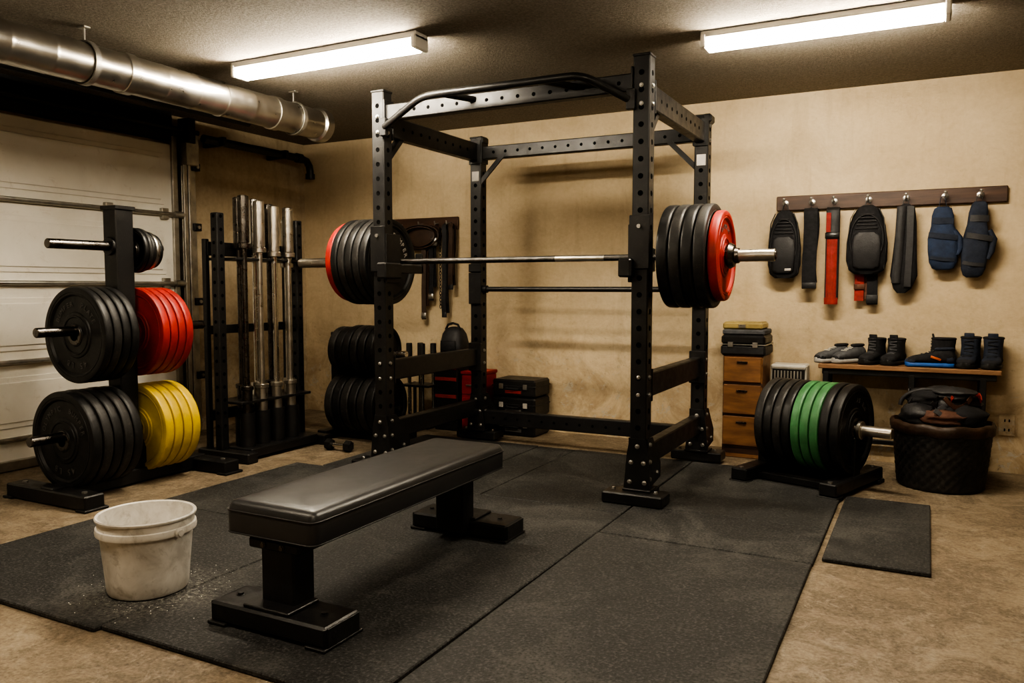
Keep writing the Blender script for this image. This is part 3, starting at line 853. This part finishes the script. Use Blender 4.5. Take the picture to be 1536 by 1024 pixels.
gear=[(0,0,.32,.17,.13,.07,fab_black2,20),(-.10,-.06,.36,.09,.08,.06,fab_black2,-30),(.10,-.05,.36,.10,.08,.06,fab_black,40),(.02,.04,.40,.15,.10,.07,fab_black2,-10),(-.06,.02,.44,.10,.08,.05,fab_black,15),(.09,.04,.42,.08,.07,.06,fab_dnavy,70),(0,-.12,.36,.10,.045,.04,fab_brown,5),(.03,.0,.47,.12,.07,.035,fab_black2,-25)]
b=B()
for (dx,dy,z,a,c,h,m_,rz) in gear:
    secs=[]
    for i in range(13):
        t=-1+2*i/12; s_=max(.12,abs(1-abs(t)**3)**.5)
        secs.append((t*h,a*s_*(1+.05*math.sin(i*1.7)),c*s_*(1+.06*math.cos(i*1.3)),.008*math.sin(i),.008*math.cos(i*1.3)))
    b.loft(secs,m_,26,2.2,'z',(bx+dx,by+dy,z),jit=.003,rot=rad(rz))
for k_ in range(12):
    a=k_*.9; r=.10
    p0=Vector((bx+r*math.cos(a),by-.03+r*math.sin(a)*.8,.43-.03*(k_%3))); 
    pts=[p0+Vector((.065*math.cos(t+a),.06*math.sin(t*1.3),.03*math.sin(t*2)+.01)) for t in [i*.3 for i in range(13)]]
    b.ribbon(pts,(0,.3,1),.024,.005,(fab_red if k_==0 else fab_grey if k_%4==1 else fab_brown if k_==6 else fab_black2))
b.tube([(bx-.06+.13*math.cos(t),by-.02,.40+.085*math.sin(t)) for t in [math.pi*i/14 for i in range(15)]],.010,fab_black2,10)
b.obj("gym_gear",wb,sharp=70)

# ------------------------------------------------------------------ hook rail on right
cr=E("coat_hook_rail",(-.22,4.98,1.49))
b=B(); b.box((-.225,4.986,1.49),(1.17,.026,.085),wood_dark,bv=.004); b.obj("board",cr)
b=B(); HX=[-.76,-.61,-.49,-.31,-.12,.07,.235]; HZ=1.475
for x in HX:
    b.lathe((x,4.973,HZ+.015),(0,-1,0),[(.018,-.001),(.018,.003),(.012,.006)],bolt,18)
    b.tube([(x,4.97,HZ+.015),(x,4.945,HZ+.012),(x,4.925,HZ+.002),(x,4.915,HZ+.012),(x,4.912,HZ+.028)],.005,bolt,10)
    b.lathe((x,4.912,HZ+.026),(0,0,1),[(.004,0),(.009,.004),(.009,.010),(.004,.014)],bolt,14)
b.obj("hooks",cr)

def hang_loop(b,x,z,m,w=.02,drop=.05):
    b.ribbon([(x-.02,4.93,z-drop),(x-.012,4.928,z-.01),(x,4.926,z+.004),(x+.012,4.928,z-.01),(x+.02,4.93,z-drop)],(0,1,0),w,.004,m)
def pack(name,x,zt,zb_,hw,d,m,m2,trim=None,extra=None):
    b=B(); y=4.93; H_=zt-zb_
    f=[(0,.55,.5),(.06,.85,.75),(.2,1,.95),(.45,1,1),(.7,.88,.95),(.85,.72,.8),(.95,.5,.55),(1,.25,.3)]
    b.loft([(zb_+t*H_,hw*a,d/2*c,x,y-.01) for t,a,c in f],m,30,2.6,'z')
    b.loft([(zb_+t*H_,hw*a*.72,.012,x,y-.01-d/2*c-.002) for t,a,c in ((.08,.7,.75),(.12,.9,.9),(.4,1,1),(.55,.9,.95),(.6,.6,.9))],m2,24,3,'z')
    b.tube([(x+hw*.80*math.sin(t),y-.012-d/2*.93,zb_+H_*(.5+.36*math.cos(t))) for t in [2*math.pi*i/28 for i in range(28)]],.0035,m2,8,closed=True)
    for i in range(5): b.box((x,y-.012-d/2*.93,zb_+H_*(.66+i*.05)),(hw*(1.1-.12*i),.008,.006),m2,bv=.002)
    for sx in (-1,1):
        b.ribbon([(x+sx*hw*.55,y-.012-d*.3,zt-.02),(x+sx*hw*.80,y-d*.55,zt-.12*H_-.03),(x+sx*hw*.94,y-d*.3,zb_+H_*.45),(x+sx*hw*.85,y-d*.2,zb_+.03)],(0,1,.2),.022,.004,m2)
    if trim: b.box((x+hw*.3,y-d/2-.018,zb_+.05),(.035,.006,.014),trim,bv=.002)
    if extra: extra(b)
    hang_loop(b,x,1.48,m2,.016,.06)
    return b.obj(name,origin=(x,y,zb_),sharp=60)
def red_straps(b):
    b.ribbon([(-.335,4.955,1.40),(-.345,4.958,1.1),(-.345,4.95,.92)],(1,0,0),.05,.006,fab_red); b.ribbon([(-.29,4.955,1.40),(-.28,4.955,1.1),(-.275,4.945,.90)],(1,0,0),.055,.008,fab_black)
    b.ribbon([(-.315,4.965,1.40),(-.315,4.965,1.1),(-.31,4.96,.93)],(1,0,0),.05,.006,fab_brown)
    b.box((-.345,4.944,1.0),(.055,.008,.03),fab_brown,bv=.002); b.box((-.277,4.938,.93),(.06,.01,.05),fab_black2,bv=.003)
pack("hanging_backpack",-.752,1.445,1.05,.092,.08,fab_black,fab_black2,letterw)
pack("hanging_backpack",-.31,1.455,1.07,.106,.09,fab_black,fab_black2,None,red_straps)
def strap(name,x,zt,zb_,w_,m,m2=None,twist=0,ex=0):
    b=B(); y=4.93
    n=10
    front=[(x+twist*math.sin(i*.6)*.3,y-.022+.004*math.sin(i*1.3),zt+(zb_-zt)*i/n) for i in range(n+1)]
    back=[(x+twist*math.sin(i*.6+.5),y+.018,zt+(zb_+.03-zt)*i/n) for i in range(n+1)]
    b.ribbon(front[::-1]+[(x,y-.004,zt+.02)]+back,(1,0,0),w_,.006,m)
    if m2:
        b.ribbon([(x,y-.029,zt-.16),(x,y-.031,zt-.3),(x,y-.029,zb_-.0)],(1,0,0),w_*.8,.006,m2)
        b.ribbon([(x-w_*.3,y-.028,zt-.01),(x-w_*.3,y-.030,zt-.12)],(1,0,0),w_*.35,.005,m2)
        b.box((x,y-.030,zt-.14),(w_*1.1,.014,.035),black_steel,bv=.004)
    if ex:
        b.ribbon([(x+.01,y-.012,zt-.02),(x+.012,y-.014,zt-.15),(x+.008,y-.012,zb_+ex)],(1,0,0),w_*.7,.006,m)
    b.box((x,y-.022,zb_+.02),(w_*1.04,.010,.04),fab_black2 if not m2 else m2,bv=.003)
    b.tube([(x-.012,y,zt+.005),(x,y-.004,zt+.03),(x+.012,y,zt+.005)],.003,m,8)
    return b.obj(name,origin=(x,y,zb_),sharp=60)
strap("lifting_belt",-.61,1.43,.99,.076,fab_black,None,.008,.08)
strap("resistance_strap",-.49,1.43,.90,.070,fab_black2,fab_red)
b=B(); y=4.93; x=-.12
b.loft([(.965,.02,.010,x-.01,y),(.99,.045,.018,x-.005,y),(1.06,.068,.024,x,y),(1.2,.058,.024,x+.003,y),(1.35,.050,.022,x+.006,y),(1.43,.042,.018,x+.004,y),(1.455,.015,.008,x,y)],fab_black,24,3,'z')
b.ribbon([(x-.02,y-.024,1.44),(x-.026,y-.028,1.25),(x-.038,y-.026,1.02)],(1,0,0),.045,.005,fab_black2); b.ribbon([(x+.025,y-.022,1.44),(x+.026,y-.03,1.25),(x+.02,y-.028,1.0)],(1,0,0),.035,.005,fab_black2)
hang_loop(b,x,1.48,fab_black2,.014,.06)
b.obj("weightlifting_belt",origin=(x,y,.96),sharp=60)
def glove(name,x,zb_,zt,m,m2,s_=1,dx0=0):
    b=B(); y=4.93; H_=zt-zb_
    b.loft([(zb_+t*H_,a*s_,c,x+dx*s_+dx0*(1-t),y) for t,a,c,dx in ((0,.030,.010,.004),(.03,.050,.018,.004),(.12,.064,.026,.004),(.30,.070,.032,.002),(.50,.070,.032,0),(.62,.060,.028,-.002),(.70,.052,.022,-.004),(.86,.050,.020,-.004),(.97,.040,.016,-.004),(1,.026,.010,-.004))],m,28,3.2,'z')
    b.ribbon([(x-.066*s_,y-.026,zb_+.56*H_),(x,y-.038,zb_+.53*H_),(x+.066*s_,y-.026,zb_+.50*H_)],(0,0,1),.03,.007,m2)
    b.ribbon([(x-.056*s_+dx0*.8,y-.022,zb_+.20*H_),(x+dx0*.8,y-.034,zb_+.17*H_),(x+.056*s_+dx0*.8,y-.022,zb_+.16*H_)],(0,0,1),.02,.005,m2)
    b.ribbon([(x-.050*s_,y-.016,zb_+.78*H_),(x-.004,y-.026,zb_+.775*H_),(x+.045*s_,y-.016,zb_+.77*H_)],(0,0,1),.035,.006,m2)
    b.tube([(x+.050*s_,y-.012,zb_+.62*H_),(x+.074*s_,y-.012,zb_+.50*H_),(x+.080*s_+dx0*.5,y-.012,zb_+.34*H_),(x+.066*s_+dx0*.6,y-.012,zb_+.24*H_)],[.012,.016,.015,.010],m,12)
    hang_loop(b,x-.006,1.485,m2,.014,1.48-zt+.03)
    return b.obj(name,origin=(x,y,zb_),sharp=60)
glove("padded_glove",.065,1.09,1.43,fab_navy,fab_dnavy,1.05,0)
glove("padded_glove",.235,1.05,1.45,fab_dnavy,fab_black2,.9,-.03)

b=B(); b.box((.40,4.994,.26),(.075,.012,.115),wall_mat,bv=.003)
for z in (.235,.285): b.box((.39,4.987,z),(.006,.003,.014),hole_mat,bv=.0005); b.box((.41,4.987,z),(.006,.003,.014),hole_mat,bv=.0005)
b.obj("wall_outlet",origin=(.40,4.994,.26))

# ------------------------------------------------------------------ belt rail back-left
er=E("belt_hook_rail",(-3.3,4.98,1.46))
b=B(); b.box((-3.32,4.986,1.46),(.60,.026,.09),wood_dark,bv=.004)
for x in (-3.5,-3.32,-3.18,-3.08):
    b.tube([(x,4.97,1.46),(x,4.94,1.455),(x,4.92,1.45),(x,4.915,1.475)],.005,bolt,10)
b.obj("board",er)
b=B(); lx=-3.30; lz=1.365
for r_,yy in ((1,4.925),(.82,4.915)):
    b.ribbon([(lx+.16*r_*math.cos(t),yy+.012*math.sin(2*t),lz+.085*r_*math.sin(t)) for t in [2*math.pi*i/32 for i in range(32)]],(0,1,0),.05,.008,leather_br,closed=True)
b.loft([(lz-.10,.06,.012,lx-.02,4.94),(lz-.07,.13,.02,lx,4.94),(lz+.02,.15,.022,lx,4.94),(lz+.055,.10,.012,lx,4.94)],leather_br,24,2.5,'z')
b.box((lx+.12,4.91,lz-.04),(.05,.02,.06),bolt,bv=.004)
for x_,zb_,m_ in ((-3.285,.76,leather_br),(-3.22,.90,fab_black)):
    b.ribbon([(x_,4.925,lz-.05),(x_+.006,4.93,1.15),(x_-.004,4.935,.98),(x_,4.93,zb_)],(1,.2,0),.036,.006,m_)
    b.ribbon([(x_+.02,4.945,lz-.05),(x_+.014,4.95,1.15),(x_+.02,4.95,zb_+.10)],(1,-.2,0),.034,.006,m_)
    b.box((x_,4.926,zb_+.03),(.042,.012,.04),bolt,bv=.003)
b.obj("leather_belt",origin=(lx,4.93,1.28),sharp=60)
for x,zb_,m_ in ((-3.095,.78,fab_black2),(-3.04,.98,leather_br)):
    strap("hanging_strap",x,1.43,zb_,.036,m_,None,.008,.1)
b=B()
for i in range(24):
    z=1.41-i*.024; v=i%2
    b.tube([( -3.14+(.008*math.cos(t) if v else 0), 4.93+(0 if v else .008*math.cos(t)), z+.016*math.sin(t)) for t in [2*math.pi*k_/10 for k_ in range(10)]],.003,darksteel,6,closed=True)
b.obj("steel_chain",origin=(-3.14,4.93,.9))

# ------------------------------------------------------------------ clutter along back wall
b=B(); cx,cy=-2.955,4.82
b.box((cx,cy,.24),(.19,.24,.48),black_steel,bv=.006)
for z in (.12,.24,.36,.44): b.box((cx,cy-.122,z),(.17,.008,.025),fab_red,bv=.002)
b.box((cx,cy,.50),(.205,.26,.04),fab_black2,bv=.006)
b.obj("storage_crate",origin=(cx,cy,0))
b=B()
b.loft([(.521,.085,.075,cx,cy),(.53,.095,.085,cx,cy),(.60,.095,.085,cx,cy),(.67,.080,.07,cx,cy),(.71,.055,.045,cx,cy),(.72,.02,.02,cx,cy)],fab_black2,26,3,'z')
b.tube([(cx-.06,cy-.02,.70),(cx-.04,cy-.02,.735),(cx,cy-.02,.745),(cx+.04,cy-.02,.735),(cx+.06,cy-.02,.70)],.008,fab_black,10)
b.box((cx,cy-.088,.59),(.12,.012,.07),fab_black,bv=.004)
b.obj("tool_bag",origin=(cx,cy,.52),sharp=60)
b=B(); cx,cy=-2.745,4.80
b.box((cx,cy,.20),(.16,.22,.40),redpaint,bv=.008)
for z in (.09,.20,.31): b.box((cx,cy-.112,z),(.14,.01,.085),redpaint,bv=.003); b.box((cx,cy-.12,z+.02),(.07,.012,.012),bolt,bv=.002)
b.box((cx,cy,.412),(.17,.23,.024),redpaint,bv=.006)
b.tube([(cx-.05,cy,.42),(cx-.05,cy,.45),(cx+.05,cy,.45),(cx+.05,cy,.42)],.006,black_steel,8)
b.obj("red_toolbox",origin=(cx,cy,0))
for k_,(zz,hh) in enumerate(((0,.13),(.131,.13),(.262,.12))):
    b=B(); cx,cy=-2.44,4.845
    b.box((cx,cy,zz+hh/2),(.32,.24,hh-.004),black_steel,bv=.012); b.box((cx,cy,zz+hh*.62),(.325,.245,.006),fab_black2,bv=.002)
    for sx in (-.09,.09): b.box((cx+sx,cy-.125,zz+hh*.6),(.03,.01,.035),bolt if k_!=1 else letterw,bv=.003)
    b.tube([(cx-.045,cy-.12,zz+hh*.55),(cx-.045,cy-.14,zz+hh*.5),(cx+.045,cy-.14,zz+hh*.5),(cx+.045,cy-.12,zz+hh*.55)],.006,fab_black,8)
    b.box((cx+.0,cy-.123,zz+hh*.3),(.12,.004,.02),fab_red if k_==2 else letter,bv=.001)
    b.obj("tool_case",origin=(cx,cy,zz))
ss=E("club_stand",(-3.22,4.74,0)); b=B(); yc=4.76
b.box((-3.20,yc,.015),(.24,.20,.03),black_steel); b.box((-3.20,yc,.30),(.24,.18,.015),black_steel)
for sx in (-.11,.11): b.box((-3.20+sx,yc+.08,.16),(.02,.02,.30),black_steel)
b.obj("frame",ss); b=B()
for i in range(4):
    x=-3.28+i*.055; yy=yc+(.03 if i%2 else -.03)
    b.cyl((x,yy,.03),(x,yy,.42),.014,chrome if i!=1 else black_steel,16)
    b.cyl((x,yy,.42),(x,yy,.60),.022,rub2,16,bv=.004)
b.obj("clubs",ss)
b=B(); x,y=-3.16,3.80
b.cyl((x-.05,y,.036),(x+.05,y,.036),.014,chrome,14)
for s_ in (-1,1): b.lathe((x+s_*.05,y,.036),(s_,0,0),[(.025,0),(.035,.005),(.035,.04),(.025,.045)],rub,6)
b.obj("dumbbell",origin=(x,y,0))

# ------------------------------------------------------------------ camera
f=1200.0
cam=bpy.data.cameras.new("camera"); cam.sensor_width=36; cam.lens=f/1536*36; cam.clip_start=.05
co=bpy.data.objects.new("camera",cam); COL.objects.link(co)
co.location=(0,0,1.0)
co.rotation_euler=(math.pi/2-math.atan(82/f),0,math.atan((1390-768)/f))
S.camera=co
w_=bpy.data.worlds.new("world"); S.world=w_; w_.use_nodes=True
w_.node_tree.nodes["Background"].inputs[0].default_value=(.05,.045,.04,1); w_.node_tree.nodes["Background"].inputs[1].default_value=.3
S.view_settings.view_transform='AgX'
S.view_settings.look='AgX - High Contrast'
S.view_settings.exposure=0.1
